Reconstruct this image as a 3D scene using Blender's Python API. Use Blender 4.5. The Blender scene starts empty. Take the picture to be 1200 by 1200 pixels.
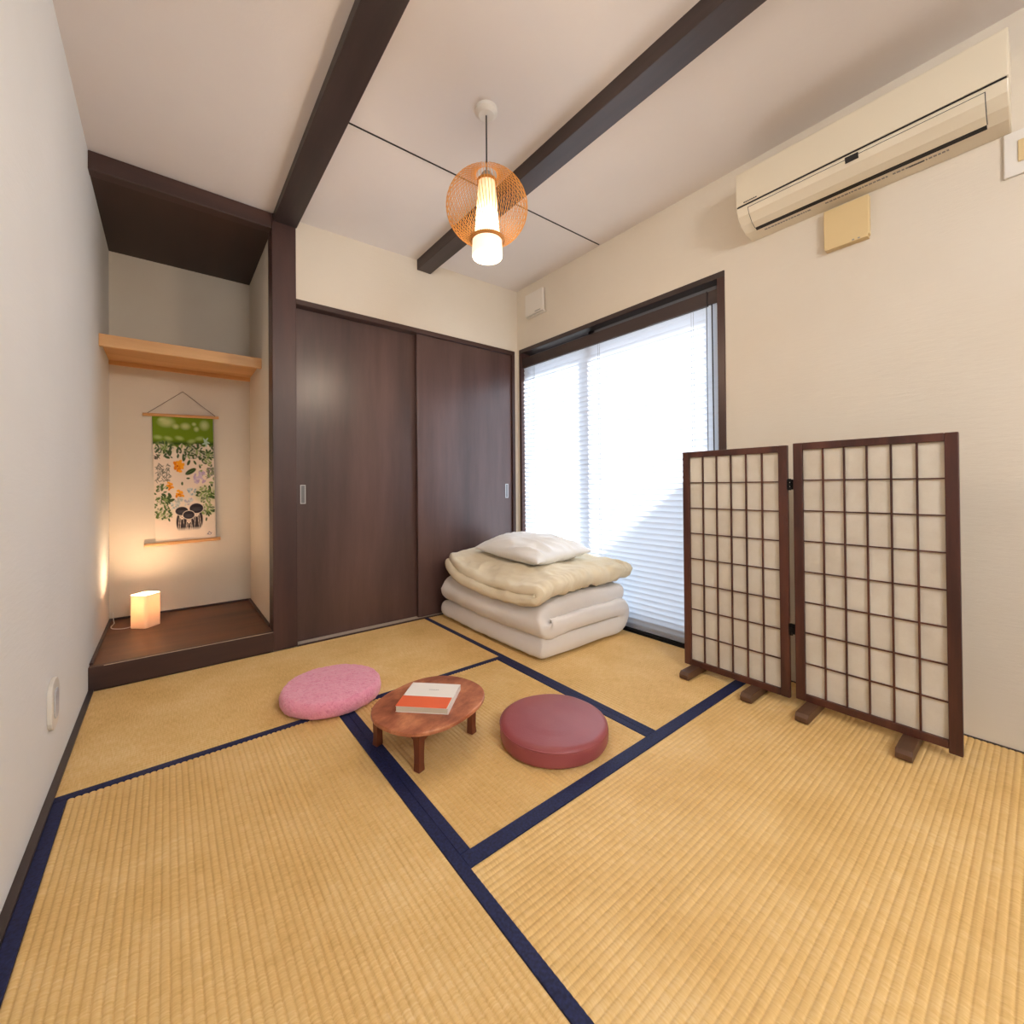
import bpy, bmesh, math, random
import numpy as np
from mathutils import Vector, Matrix, noise
random.seed(4)
SC = bpy.context.scene
COL = SC.collection

# ------------------------------------------------------------------ camera
PITCH, ROLL, YAW, FPX, CY = 0.00712, -0.00818, 0.67617, 503.26, 565.36
cy_, sy_ = math.cos(YAW), math.sin(YAW); cp, sp = math.cos(PITCH), math.sin(PITCH); cr, sr = math.cos(ROLL), math.sin(ROLL)
A = Matrix(((cy_, -sy_, 0), (sy_, cy_, 0), (0, 0, 1)))
B = Matrix(((1, 0, 0), (0, cp, sp), (0, -sp, cp)))
Cm = Matrix(((cr, 0, sr), (0, 1, 0), (-sr, 0, cr)))
M = Cm @ B @ A
right, fwd, up = M[0], M[1], M[2]
cam = bpy.data.cameras.new('camera'); camo = bpy.data.objects.new('camera', cam); COL.objects.link(camo)
camo.matrix_world = Matrix(((right[0], up[0], -fwd[0], 0), (right[1], up[1], -fwd[1], 0), (right[2], up[2], -fwd[2], 0.88), (0, 0, 0, 1)))
cam.sensor_width = 36; cam.lens = FPX / 1200 * 36; cam.shift_y = -(600 - CY) / 1200
cam.clip_start = 0.02; SC.camera = camo

# ------------------------------------------------------------------ view, world, sun, added fill light behind the camera
SC.view_settings.view_transform = 'Standard'; SC.view_settings.look = 'None'
SC.view_settings.exposure = 0.45; SC.view_settings.gamma = 1.0; SC.view_settings.use_curve_mapping = False
w = bpy.data.worlds.new('sky'); SC.world = w; w.use_nodes = True
bg = w.node_tree.nodes['Background']; bg.inputs[0].default_value = (0.80, 0.89, 1.0, 1); bg.inputs[1].default_value = 2.4
sun = bpy.data.lights.new('sun', 'SUN'); sun.energy = 19.0; sun.angle = math.radians(3); sun.color = (1.0, 0.98, 0.96)
suno = bpy.data.objects.new('sun', sun); COL.objects.link(suno)
suno.rotation_euler = Vector((-1.3, 1.0, -0.77)).to_track_quat('-Z', 'Y').to_euler(); suno.location = (4, -1, 3)
def lamp(name, loc, size, energy, color):
    l = bpy.data.lights.new(name, 'POINT'); l.shadow_soft_size = size; l.energy = energy; l.color = color
    o = bpy.data.objects.new(name, l); o.location = loc; COL.objects.link(o); return o
lamp('added_fill_light', (0.60, -1.45, 2.00), 0.26, 56, (0.95, 0.97, 1.0))  # made-up fill source, added to brighten the room evenly from behind

# ------------------------------------------------------------------ helpers
def srgb(r, g, b):
    f = lambda c: (c / 255) / 12.92 if c / 255 <= 0.04045 else ((c / 255 + 0.055) / 1.055) ** 2.4
    return (f(r), f(g), f(b), 1)
def mat(name, col, rough=0.6, spec=0.5, metal=0.0):
    m = bpy.data.materials.new(name); m.use_nodes = True; b = m.node_tree.nodes['Principled BSDF']
    b.inputs['Base Color'].default_value = col; b.inputs['Roughness'].default_value = rough
    b.inputs['Specular IOR Level'].default_value = spec; b.inputs['Metallic'].default_value = metal
    return m
def nd(m, t): return m.node_tree.nodes.new(t)
def ln(m, a, b): m.node_tree.links.new(a, b)
def pr(m): return m.node_tree.nodes['Principled BSDF']
def coords(m, scale=(1, 1, 1), rot=(0, 0, 0)):
    tc = nd(m, 'ShaderNodeTexCoord'); mp = nd(m, 'ShaderNodeMapping')
    mp.inputs['Scale'].default_value = scale; mp.inputs['Rotation'].default_value = rot
    ln(m, tc.outputs['Object'], mp.inputs[0]); return mp.outputs[0]
def noise_tex(m, vec, scale, detail=4, rough=0.5):
    n = nd(m, 'ShaderNodeTexNoise'); n.inputs['Scale'].default_value = scale
    n.inputs['Detail'].default_value = detail; n.inputs['Roughness'].default_value = rough; ln(m, vec, n.inputs['Vector']); return n.outputs['Fac']
def ramp(m, fac, stops):
    r = nd(m, 'ShaderNodeValToRGB'); e = r.color_ramp.elements
    while len(e) < len(stops): e.new(0.5)
    for k, (p, c) in enumerate(stops): e[k].position = p; e[k].color = c
    ln(m, fac, r.inputs[0]); return r.outputs[0]
def bump(m, fac, strength=0.2, dist=0.01):
    b = nd(m, 'ShaderNodeBump'); b.inputs['Strength'].default_value = strength; b.inputs['Distance'].default_value = dist
    ln(m, fac, b.inputs['Height']); ln(m, b.outputs[0], pr(m).inputs['Normal'])
def wood(name, c1, c2, grain='z', rough=0.45, scale=9, contrast=(0.35, 0.7), spec=0.5):
    m = mat(name, c1, rough, spec); s = {'x': (0.12, 1, 1), 'y': (1, 0.12, 1), 'z': (1, 1, 0.12)}[grain]
    v = coords(m, s); f = noise_tex(m, v, scale, 7, 0.62)
    ln(m, ramp(m, f, [(contrast[0], c1), (contrast[1], c2)]), pr(m).inputs['Base Color'])
    f2 = noise_tex(m, v, scale * 7, 4, 0.6); bump(m, f2, 0.12, 0.002); return m

def obj(name, bm, m, parent=None, smooth=False, bevel=0, sub=0):
    me = bpy.data.meshes.new(name); bm.normal_update(); bm.to_mesh(me); bm.free()
    return obj_me(name, me, m, parent, smooth, bevel, sub)
def obj_me(name, me, m, parent=None, smooth=False, bevel=0, sub=0):
    o = bpy.data.objects.new(name, me); COL.objects.link(o)
    for mm in (m if isinstance(m, (list, tuple)) else [m]): me.materials.append(mm)
    if smooth:
        for p in me.polygons: p.use_smooth = True
    if bevel:
        b = o.modifiers.new('bevel', 'BEVEL'); b.width = bevel; b.segments = 2; b.limit_method = 'ANGLE'
    if sub:
        s = o.modifiers.new('sub', 'SUBSURF'); s.levels = sub; s.render_levels = sub
    if parent: o.parent = parent
    return o
def tag(o, label=None, cat=None, group=None, kind=None):
    if label: o['label'] = label
    if cat: o['category'] = cat
    if group: o['group'] = group
    if kind: o['kind'] = kind
    return o
def empty(name, loc=(0, 0, 0), rz=0):
    o = bpy.data.objects.new(name, None); COL.objects.link(o); o.location = loc; o.rotation_euler = (0, 0, rz)
    o.empty_display_size = 0.1; return o
def put(o, parent):       # child whose mesh is written in world coordinates
    bpy.context.view_layer.update()
    o.parent = parent; o.matrix_parent_inverse = parent.matrix_world.inverted(); return o
def add_box(bm, lo, hi, rot=None, piv=None):
    vs = [bm.verts.new((x, y, z)) for x in (lo[0], hi[0]) for y in (lo[1], hi[1]) for z in (lo[2], hi[2])]
    for f in ((0, 1, 3, 2), (4, 6, 7, 5), (0, 4, 5, 1), (2, 3, 7, 6), (0, 2, 6, 4), (1, 5, 7, 3)): bm.faces.new([vs[i] for i in f])
    if rot is not None: bmesh.ops.rotate(bm, verts=vs, cent=piv, matrix=rot)
    return vs
def bx(lo, hi):
    bm = bmesh.new(); add_box(bm, lo, hi); return bm
def box(name, lo, hi, m, parent=None, bevel=0.0015): return obj(name, bx(lo, hi), m, parent, bevel=bevel)
def struct(name, lo, hi, m, bevel=0):
    return tag(box(name, lo, hi, m, None, bevel), kind='structure')
def add_prism(bm, pts, a, b, axis='y'):
    f = {'y': lambda p, t: (p[0], t, p[1]), 'z': lambda p, t: (p[0], p[1], t), 'x': lambda p, t: (t, p[0], p[1])}[axis]
    v0 = [bm.verts.new(f(p, a)) for p in pts]; v1 = [bm.verts.new(f(p, b)) for p in pts]; n = len(pts)
    bm.faces.new(v0); bm.faces.new(v1[::-1])
    for i in range(n): bm.faces.new((v0[i], v1[i], v1[(i + 1) % n], v0[(i + 1) % n]))
    bmesh.ops.recalc_face_normals(bm, faces=bm.faces)
def add_tube(bm, pts, r, n=6, cap=True, radii=None):
    pts = [Vector(p) for p in pts]; rings = []; up0 = None
    for i, p in enumerate(pts):
        d = (pts[min(i + 1, len(pts) - 1)] - pts[max(i - 1, 0)]).normalized()
        if up0 is None: up0 = d.orthogonal().normalized()
        u = (up0 - d * up0.dot(d)).normalized(); up0 = u; v = d.cross(u); rr = radii[i] if radii else r
        rings.append([bm.verts.new(p + (u * math.cos(2 * math.pi * k / n) + v * math.sin(2 * math.pi * k / n)) * rr) for k in range(n)])
    for a, b in zip(rings, rings[1:]):
        for k in range(n): bm.faces.new((a[k], a[(k + 1) % n], b[(k + 1) % n], b[k]))
    if cap: bm.faces.new(rings[0][::-1]); bm.faces.new(rings[-1])
def add_lathe(bm, prof, c=(0, 0, 0), n=48, close=False):
    rings = []
    for r, z in prof:
        if r < 1e-6: rings.append([bm.verts.new((c[0], c[1], c[2] + z))])
        else: rings.append([bm.verts.new((c[0] + r * math.cos(2 * math.pi * k / n), c[1] + r * math.sin(2 * math.pi * k / n), c[2] + z)) for k in range(n)])
    prs = list(zip(rings, rings[1:])) + ([(rings[-1], rings[0])] if close else [])
    for a, b in prs:
        for k in range(n):
            q = (a[k % len(a)], a[(k + 1) % len(a)], b[(k + 1) % len(b)], b[k % len(b)]); s = list(dict.fromkeys(q))
            if len(s) > 2: bm.faces.new(s)
    bmesh.ops.recalc_face_normals(bm, faces=bm.faces)

# ------------------------------------------------------------------ materials
def plaster(name, c1, c2):
    m = mat(name, c1, 0.9, 0.15); v = coords(m)
    f = noise_tex(m, v, 1.3, 6, 0.55); ln(m, ramp(m, f, [(0.3, c1), (0.7, c2)]), pr(m).inputs['Base Color'])
    v2 = coords(m, (1, 1, 5)); g = noise_tex(m, v2, 16, 8, 0.7); bump(m, g, 0.22, 0.006); return m
M_wall = plaster('cream_plaster', srgb(226, 216, 200), srgb(220, 208, 190))
M_wallL = plaster('plaster_daylight_tint', srgb(236, 236, 235), srgb(230, 230, 228))  # same plaster as the other walls; cool window light put into the colour
M_ceil = plaster('ceiling_paper', srgb(232, 225, 220), srgb(227, 219, 214))
M_dark = wood('dark_stained_timber', srgb(58, 38, 35), srgb(82, 54, 48), 'z', 0.42, 7)
M_darkx = wood('dark_stained_timber_across', srgb(56, 37, 33), srgb(80, 52, 44), 'x', 0.45, 7)
M_darky = wood('dark_stained_timber_along', srgb(52, 41, 40), srgb(74, 60, 57), 'y', 0.45, 7)
M_door = wood('door_veneer', srgb(62, 44, 42), srgb(102, 75, 69), 'z', 0.33, 4, (0.32, 0.7), 0.6)
M_floorb = wood('alcove_board', srgb(74, 42, 26), srgb(118, 72, 46), 'x', 0.42, 6, (0.3, 0.72), 0.35)
M_soffit = wood('dark_soffit', srgb(50, 30, 25), srgb(66, 42, 32), 'y', 0.5, 5)
M_pine = wood('pine', srgb(206, 150, 92), srgb(228, 178, 120), 'x', 0.45, 12)
M_sill = mat('black_sill', srgb(24, 22, 24), 0.8, 0.2)
M_silver = mat('brushed_silver', srgb(200, 200, 200), 0.3, 0.5, 0.9)
M_silverd = mat('dark_recess', srgb(120, 120, 122), 0.5)
M_alu = mat('bronze_aluminium', srgb(120, 122, 128), 0.4, 0.5, 0.3)
M_whitepl = mat('white_plastic', srgb(228, 222, 212), 0.4)
M_acpl = mat('aged_ivory_plastic', srgb(226, 214, 190), 0.38)
M_yellow = mat('yellowed_plastic', srgb(222, 196, 146), 0.5)
M_black = mat('black_gap', srgb(24, 20, 18), 0.5)
M_hinge = mat('black_metal', srgb(22, 20, 20), 0.35, 0.5, 0.6)
M_greytxt = mat('grey_print', srgb(150, 146, 140), 0.6)
M_darktxt = mat('dark_print', srgb(80, 76, 72), 0.6)
M_edge = mat('worn_light_edge', srgb(196, 178, 160), 0.6)
M_screen = wood('red_brown_lacquered_wood', srgb(60, 30, 24), srgb(98, 54, 40), 'z', 0.40, 14)
M_foot = wood('brown_foot_wood', srgb(80, 54, 38), srgb(104, 72, 50), 'x', 0.5, 14)

def m_paper():
    m = mat('shoji_paper', srgb(232, 222, 205), 0.9, 0.1); v = coords(m); f = noise_tex(m, v, 7, 8, 0.7)
    ln(m, ramp(m, f, [(0.3, srgb(228, 219, 204)), (0.6, srgb(244, 238, 226))]), pr(m).inputs['Base Color'])
    nt = m.node_tree; tr = nd(m, 'ShaderNodeBsdfTranslucent'); tr.inputs[0].default_value = srgb(235, 225, 205)
    mx = nd(m, 'ShaderNodeMixShader'); mx.inputs[0].default_value = 0.35
    ln(m, pr(m).outputs[0], mx.inputs[1]); ln(m, tr.outputs[0], mx.inputs[2]); ln(m, mx.outputs[0], nt.nodes['Material Output'].inputs[0]); return m
M_paper = m_paper()
def m_trans(name, col, tcol, fac, rough=0.5):
    m = mat(name, col, rough, 0.3); tr = nd(m, 'ShaderNodeBsdfTranslucent'); tr.inputs[0].default_value = tcol
    mx = nd(m, 'ShaderNodeMixShader'); mx.inputs[0].default_value = fac
    ln(m, pr(m).outputs[0], mx.inputs[1]); ln(m, tr.outputs[0], mx.inputs[2]); ln(m, mx.outputs[0], m.node_tree.nodes['Material Output'].inputs[0]); return m
M_slat = m_trans('translucent_slat', srgb(236, 238, 242), srgb(206, 212, 224), 0.5)
M_lshade = m_trans('lamp_paper', srgb(240, 224, 205), srgb(245, 225, 205), 0.26, 0.8)
def m_glass():
    m = bpy.data.materials.new('window_glass'); m.use_nodes = True; nt = m.node_tree; nt.nodes.remove(nt.nodes['Principled BSDF'])
    t = nd(m, 'ShaderNodeBsdfTransparent'); t.inputs[0].default_value = (0.93, 0.96, 0.97, 1); g = nd(m, 'ShaderNodeBsdfGlossy'); g.inputs['Roughness'].default_value = 0.02
    mx = nd(m, 'ShaderNodeMixShader'); mx.inputs[0].default_value = 0.06
    ln(m, t.outputs[0], mx.inputs[1]); ln(m, g.outputs[0], mx.inputs[2]); ln(m, mx.outputs[0], nt.nodes['Material Output'].inputs[0]); return m
M_glass = m_glass()
def m_rush(name, grain):   # woven rush: fine strands cross the ribs
    m = mat(name, srgb(214, 174, 116), 0.55, 0.35)
    s = (260, 30, 30) if grain == 'x' else (30, 260, 30)
    v = coords(m, s); f = noise_tex(m, v, 1.0, 3, 0.6)
    v2 = coords(m); g = noise_tex(m, v2, 3.5, 5, 0.6)
    a = nd(m, 'ShaderNodeMix'); a.data_type = 'FLOAT'; a.inputs[0].default_value = 0.45; ln(m, f, a.inputs[2]); ln(m, g, a.inputs[3])
    ln(m, ramp(m, a.outputs[0], [(0.32, srgb(208, 165, 98)), (0.5, srgb(227, 188, 123)), (0.68, srgb(239, 207, 151))]), pr(m).inputs['Base Color'])
    bump(m, f, 0.15, 0.001); return m
M_rushx = m_rush('woven_rush_x', 'x'); M_rushy = m_rush('woven_rush_y', 'y')
M_matcore = mat('mat_core', srgb(170, 140, 90), 0.9)
def m_navy():
    m = mat('navy_cloth_edging', srgb(30, 36, 72), 0.62, 0.3); v = coords(m); f = noise_tex(m, v, 160, 3)
    ln(m, ramp(m, f, [(0.3, srgb(24, 27, 56)), (0.7, srgb(40, 48, 92))]), pr(m).inputs['Base Color']); return m
M_navy = m_navy()
def m_cloth(name, c1, c2, sc=140, b=0.15, crease=None):
    m = mat(name, c1, 0.92, 0.1); v = coords(m); f = noise_tex(m, v, sc, 4); g = noise_tex(m, v, 4, 4)
    ln(m, ramp(m, g, [(0.3, c1), (0.7, c2)]), pr(m).inputs['Base Color']); bump(m, f, b, 0.002)
    if crease:
        rn = nd(m, 'ShaderNodeTexNoise'); rn.noise_type = 'RIDGED_MULTIFRACTAL'; rn.inputs['Scale'].default_value = crease[0]; rn.inputs['Detail'].default_value = 2.5
        rn.inputs['Distortion'].default_value = 0.3; ln(m, coords(m, crease[2], (0, 0, crease[3])), rn.inputs['Vector'])
        b1 = pr(m).inputs['Normal'].links[0].from_node; b2 = nd(m, 'ShaderNodeBump'); b2.inputs['Strength'].default_value = crease[1]; b2.inputs['Distance'].default_value = 0.012
        ln(m, rn.outputs['Fac'], b2.inputs['Height']); ln(m, b2.outputs[0], b1.inputs['Normal'])
    pr(m).inputs['Sheen Weight'].default_value = 0.15; return m
M_futon = m_cloth('white_cotton', srgb(242, 236, 230), srgb(236, 229, 222), crease=(4, 0.18, (1, 1, 1), 0))
M_quilt = m_cloth('beige_cotton', srgb(238, 224, 196), srgb(228, 212, 180), crease=(7, 1.0, (1.6, 0.6, 1.4), 0.2))
M_pillow = m_cloth('pillow_cotton', srgb(244, 242, 238), srgb(238, 236, 232), crease=(6, 1.0, (2.0, 0.45, 1.0), 0.3))
def m_pink():
    m = mat('pink_fleece', srgb(240, 156, 180), 0.95, 0.1); v = coords(m)
    n1 = nd(m, 'ShaderNodeTexNoise'); n1.inputs['Scale'].default_value = 60; n1.inputs['Detail'].default_value = 5; n1.inputs['Distortion'].default_value = 1.5
    ln(m, v, n1.inputs['Vector'])
    ln(m, ramp(m, n1.outputs['Fac'], [(0.30, srgb(228, 132, 160)), (0.45, srgb(240, 156, 180)), (0.8, srgb(246, 170, 190))]), pr(m).inputs['Base Color'])
    bump(m, n1.outputs['Fac'], 0.7, 0.008); pr(m).inputs['Sheen Weight'].default_value = 0.4; return m
M_pink = m_pink()
def m_leather():
    m = mat('burgundy_vinyl', srgb(150, 78, 80), 0.40, 0.5); v = coords(m); n = nd(m, 'ShaderNodeTexVoronoi'); n.inputs['Scale'].default_value = 260
    ln(m, v, n.inputs['Vector']); bump(m, n.outputs['Distance'], 0.25, 0.001)
    g = noise_tex(m, v, 5, 3); ln(m, ramp(m, g, [(0.3, srgb(146, 70, 74)), (0.7, srgb(160, 84, 86))]), pr(m).inputs['Base Color']); return m
M_leather = m_leather()
def m_top():
    m = mat('red_brown_tabletop', srgb(150, 80, 54), 0.34); v = coords(m, (0.55, 1, 1), (0, 0, 0.3)); f = noise_tex(m, v, 26, 9, 0.72); g = noise_tex(m, coords(m), 7, 3, 0.5)
    a = nd(m, 'ShaderNodeMix'); a.data_type = 'FLOAT'; a.inputs[0].default_value = 0.5; ln(m, f, a.inputs[2]); ln(m, g, a.inputs[3])
    ln(m, ramp(m, a.outputs[0], [(0.38, srgb(134, 74, 52)), (0.5, srgb(176, 106, 74)), (0.62, srgb(214, 146, 106))]), pr(m).inputs['Base Color']); bump(m, f, 0.1, 0.002); return m
M_tabletop = m_top()
M_tableleg = wood('table_leg_wood', srgb(92, 44, 28), srgb(122, 62, 40), 'z', 0.45, 14)
M_bamboo = mat('bamboo_strips', srgb(232, 164, 86), 0.5)
M_cream = mat('book_cover_cream', srgb(244, 238, 230), 0.5); M_orange = mat('orange_paper_band', srgb(236, 108, 66), 0.5); M_pages = mat('book_pages', srgb(214, 204, 180), 0.8)
M_cord = mat('dark_cord', srgb(40, 36, 36), 0.5); M_cordw = mat('white_cord', srgb(225, 222, 216), 0.5)
def m_emit(name, stops, z0, z1, strength):
    m = bpy.data.materials.new(name); m.use_nodes = True; b = pr(m); b.inputs['Base Color'].default_value = srgb(250, 240, 220); b.inputs['Roughness'].default_value = 0.8
    tc = nd(m, 'ShaderNodeTexCoord'); sx = nd(m, 'ShaderNodeSeparateXYZ'); ln(m, tc.outputs['Object'], sx.inputs[0])
    mr = nd(m, 'ShaderNodeMapRange'); mr.inputs[1].default_value = z0; mr.inputs[2].default_value = z1; ln(m, sx.outputs[2], mr.inputs[0])
    ln(m, ramp(m, mr.outputs[0], stops), b.inputs['Emission Color']); b.inputs['Emission Strength'].default_value = strength; return m

# ------------------------------------------------------------------ the room
XL, XR, YB, YT, YF = -0.27, 2.163, 2.615, 3.48, -2.7
struct('wall_left', (XL - 0.1, YF, -0.05), (XL, YT + 0.1, 2.55), M_wallL)
struct('wall_alcove', (XL, YT, -0.05), (0.56, YT + 0.1, 2.45), M_wall)
struct('wall_alcove_right', (0.45, YB + 0.05, -0.05), (0.56, YT, 2.45), M_wall)
bm = bmesh.new()
add_box(bm, (0.56, YB, 1.93), (XR, YB + 0.1, 2.50)); add_box(bm, (2.128, YB, -0.05), (XR, YB + 0.1, 1.93))
tag(obj('wall_back', bm, M_wall), kind='structure')
# right wall with the window opening  Y 0.993..2.586, Z 0..1.94
WY0, WY1, WZ = 1.0, 2.582, 1.937
bm = bmesh.new()
add_box(bm, (XR, YF, -0.05), (XR + 0.12, WY0, 2.55)); add_box(bm, (XR, WY1, -0.05), (XR + 0.12, YB + 0.1, 2.55)); add_box(bm, (XR, WY0, WZ), (XR + 0.12, WY1, 2.55))
tag(obj('wall_right', bm, M_wall), kind='structure')
struct('wall_front', (XL - 0.1, YF - 0.1, -0.05), (XR + 0.12, YF, 2.55), M_wall)
# closet behind the sliding doors
struct('wall_closet', (0.56, YT, -0.05), (XR + 0.12, YT + 0.1, 2.45), M_wall)
struct('floor', (XL, YF, -0.12), (XR, YT, -0.055), M_floorb)
bm = bmesh.new()
z0, z1 = 2.3685, 2.413
vs = [(0.50, z0), (XR, z1), (XR, z1 + 0.1), (0.50, z0 + 0.12)]
add_prism(bm, vs, YF, YB + 0.0, 'y'); add_prism(bm, [(XL, 2.3685), (0.50, 2.3685), (0.50, 2.49), (XL, 2.49)], YF, YT, 'y')
tag(obj('ceiling', bm, M_ceil), kind='structure')
zc = lambda x: z0 + (z1 - z0) * max(0, (x - 0.5)) / (XR - 0.5)
# timbers
struct('trim_1', (0.443, YB - 0.004, 0.0), (0.562, YB + 0.11, 2.368), M_dark, 0.003)           # post
struct('trim_2', (0.450, YF, 2.325), (0.566, YB - 0.004, 2.42), M_darky, 0.003)                  # beam to post
struct('trim_3', (1.300, YF, 2.322), (1.400, YB, 2.44), M_darky, 0.003)                         # middle beam
struct('trim_4', (XL, YB, 2.285), (0.443, YB + 0.06, 2.368), M_darkx, 0.003)                    # lintel over alcove
struct('ceiling_alcove', (XL, YB + 0.06, 2.296), (0.45, YT, 2.34), M_soffit)
# thin dark joint strip across the ceiling
bm = bmesh.new(); add_prism(bm, [(0.566, zc(0.566) + 0.002), (0.566, zc(0.566) - 0.004), (2.15, zc(2.15) - 0.004), (2.15, zc(2.15) + 0.002)], 1.770, 1.775, 'y')
tag(obj('trim_5', bm, M_cord), kind='structure')
# alcove platform
pl = tag(empty('alcove_platform', (0.09, 3.05, 0)), kind='structure')
put(box('top_board', (XL, YB + 0.022, 0.078), (0.45, YT, 0.102), M_floorb), pl)
put(box('front_board', (XL, YB - 0.008, 0.0), (0.443, YB + 0.022, 0.1035), M_darkx, bevel=0.002), pl)
put(box('worn_edge', (XL + 0.05, YB - 0.0092, 0.1022), (0.44, YB - 0.0065, 0.1042), M_edge, bevel=0), pl)
put(box('edge_strip', (XL, YB + 0.03, 0.102), (XL + 0.012, YT, 0.112), M_dark), pl)
put(box('edge_strip', (XL + 0.012, YT - 0.012, 0.102), (0.438, YT, 0.112), M_darkx), pl)
put(box('edge_strip', (0.438, YB + 0.11, 0.102), (0.45, YT, 0.112), M_dark), pl)
struct('baseboard_left', (XL, YF, -0.055), (XL + 0.018, YB - 0.008, 0.008), M_darky, 0.001)
struct('baseboard_right', (XR - 0.006, YF, -0.055), (XR, WY0, 0.003), M_darky)
struct('baseboard_back', (0.562, YB - 0.012, -0.055), (XR - 0.006, YB + 0.004, 0.004), M_darkx)

# sliding closet doors
fr = tag(empty('trim_6', (1.34, YB, 0)), kind='structure')
put(box('head_rail', (0.562, YB - 0.006, 1.902), (2.132, YB + 0.09, 1.932), M_darkx, bevel=0.002), fr)
put(box('side_jamb', (2.106, YB - 0.006, 0.0), (2.132, YB + 0.09, 1.902), M_dark, bevel=0.002), fr)
put(box('bottom_track', (0.562, YB + 0.004, -0.02), (2.106, YB + 0.09, 0.004), M_edge, bevel=0), fr)
def sliding_door(n, x0, x1, y0, hx):
    d = tag(empty('door_%d' % n, ((x0 + x1) / 2, y0, 0)), kind='structure')
    put(box('door_panel', (x0, y0, 0.006), (x1, y0 + 0.028, 1.900), M_door, bevel=0.002), d)
    bm = bmesh.new(); z0, z1 = 0.785, 0.893; a, b = hx - 0.014, hx + 0.014; t = 0.004
    for lo, hi in (((a, y0 - 0.002, z0), (a + t, y0 + 0.001, z1)), ((b - t, y0 - 0.002, z0), (b, y0 + 0.001, z1)), ((a, y0 - 0.002, z0), (b, y0 + 0.001, z0 + t)), ((a, y0 - 0.002, z1 - t), (b, y0 + 0.001, z1))): add_box(bm, lo, hi)
    h = put(obj('recessed_pull', bm, M_silver), d)
    p = box('pull_cup', (a + t, y0 - 0.0008, z0 + t), (b - t, y0 + 0.0005, z1 - t), M_silverd, bevel=0); put(p, h)
    return d
d1 = sliding_door(1, 0.566, 1.345, YB + 0.048, 0.604)
d2 = sliding_door(2, 1.302, 2.106, YB + 0.012, 2.055)
put(box('worn_edge', (0.566, YB + 0.0455, 0.006), (0.5685, YB + 0.0485, 1.2), M_edge, bevel=0), d1)

# wall shelf in the alcove
sh = tag(empty('wall_shelf', (0.09, 3.2, 1.605)), 'pale pine shelf spanning the alcove above the hanging scroll', 'shelf')
put(box('shelf_board', (XL, 3.012, 1.642), (0.45, YT, 1.662), M_pine), sh)
put(box('front_apron', (XL, 2.992, 1.606), (0.45, 3.012, 1.668), M_pine, bevel=0.002), sh)
put(box('back_cleat', (XL, YT - 0.02, 1.618), (0.45, YT, 1.642), M_pine), sh)

# ------------------------------------------------------------------ window, blind, outdoors
wn = tag(empty('window_1', (XR, (WY0 + WY1) / 2, 0)), kind='structure')
for nm, lo, hi, mm in (
    ('head_casing', (XR - 0.006, WY0 - 0.007, 1.912), (XR + 0.12, WY1 + 0.006, 1.942), M_darky),
    ('side_casing', (XR - 0.006, WY0 - 0.007, 0.0), (XR + 0.12, WY0 + 0.03, 1.912), M_dark),
    ('side_casing', (XR - 0.006, WY1 - 0.020, 0.0), (XR + 0.12, WY1 + 0.006, 1.912), M_dark),
    ('sill', (XR - 0.006, WY0 + 0.03, -0.055), (XR + 0.12, WY1 - 0.02, 0.014), M_sill)):
    put(box(nm, lo, hi, mm, bevel=0.002), wn)
def sash(y0, y1, x):
    bm = bmesh.new()
    for lo, hi in (((x, y0, 0.02), (x + 0.025, y0 + 0.035, 1.91)), ((x, y1 - 0.05, 0.02), (x + 0.025, y1, 1.91)), ((x, y0, 0.02), (x + 0.025, y1, 0.09)), ((x, y0, 1.86), (x + 0.025, y1, 1.91))): add_box(bm, lo, hi)
    s = put(obj('sash_frame', bm, M_alu), wn); put(box('pane', (x + 0.010, y0 + 0.035, 0.09), (x + 0.014, y1 - 0.05, 1.86), M_glass, bevel=0), s)
    return s
sash(1.03, 1.93, XR + 0.060); s2 = sash(1.89, 2.562, XR + 0.088)
bl = tag(empty('venetian_blind', (2.188, 1.8, 0)), 'closed white venetian blind glowing with daylight under a dark wooden valance', 'blind')
put(box('valance', (2.166, 1.085, 1.795), (2.214, 2.560, 1.868), M_darky, bevel=0.002), bl)
put(box('valance_return', (2.172, 1.031, 1.800), (2.214, 1.083, 1.868), M_darky, bevel=0.001), bl)
bm = bmesh.new(); W = 0.040; prof = []
for k in range(5):
    u = (k / 4 - 0.5); prof.append((u * W, 0.0022 * (1 - 4 * u * u)))
th = math.radians(70)
pts = [(a * math.cos(th) + b * math.sin(th), -(-a * math.sin(th)) - b * math.cos(th)) for a, b in prof]
# room-side edge high, outer edge low
pts = [(-(a * math.cos(th)) - b * math.sin(th), a * math.sin(th) - b * math.cos(th)) for a, b in prof]
for (a0, c0), (a1, c1) in zip(pts, pts[1:]):
    v = [bm.verts.new(q) for q in ((a0, -0.758, c0), (a0, 0.758, c0), (a1, 0.758, c1), (a1, -0.758, c1))]; bm.faces.new(v)
bmesh.ops.remove_doubles(bm, verts=bm.verts, dist=1e-5)
first = None; z = 1.782; k = 0
while z > 0.02:
    if first is None: s = first = obj('slat', bm, M_slat, smooth=True)
    else: s = first.copy(); COL.objects.link(s)
    s.parent = bl; s.location = (0, 0.0, z); z -= 0.0325; k += 1
put(box('bottom_rail', (2.186, 1.042, 0.0145), (2.198, 2.556, 0.021), M_slat, bevel=0.002), bl)
for yy in (1.165, 1.80, 2.43):
    bm = bmesh.new(); add_tube(bm, [(2.176, yy, 1.80), (2.176, yy, 0.03)], 0.0009, 5); add_tube(bm, [(2.176, yy + 0.012, 1.80), (2.176, yy + 0.012, 0.03)], 0.0009, 5)
    put(obj('ladder_cord', bm, M_greytxt), bl)
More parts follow.
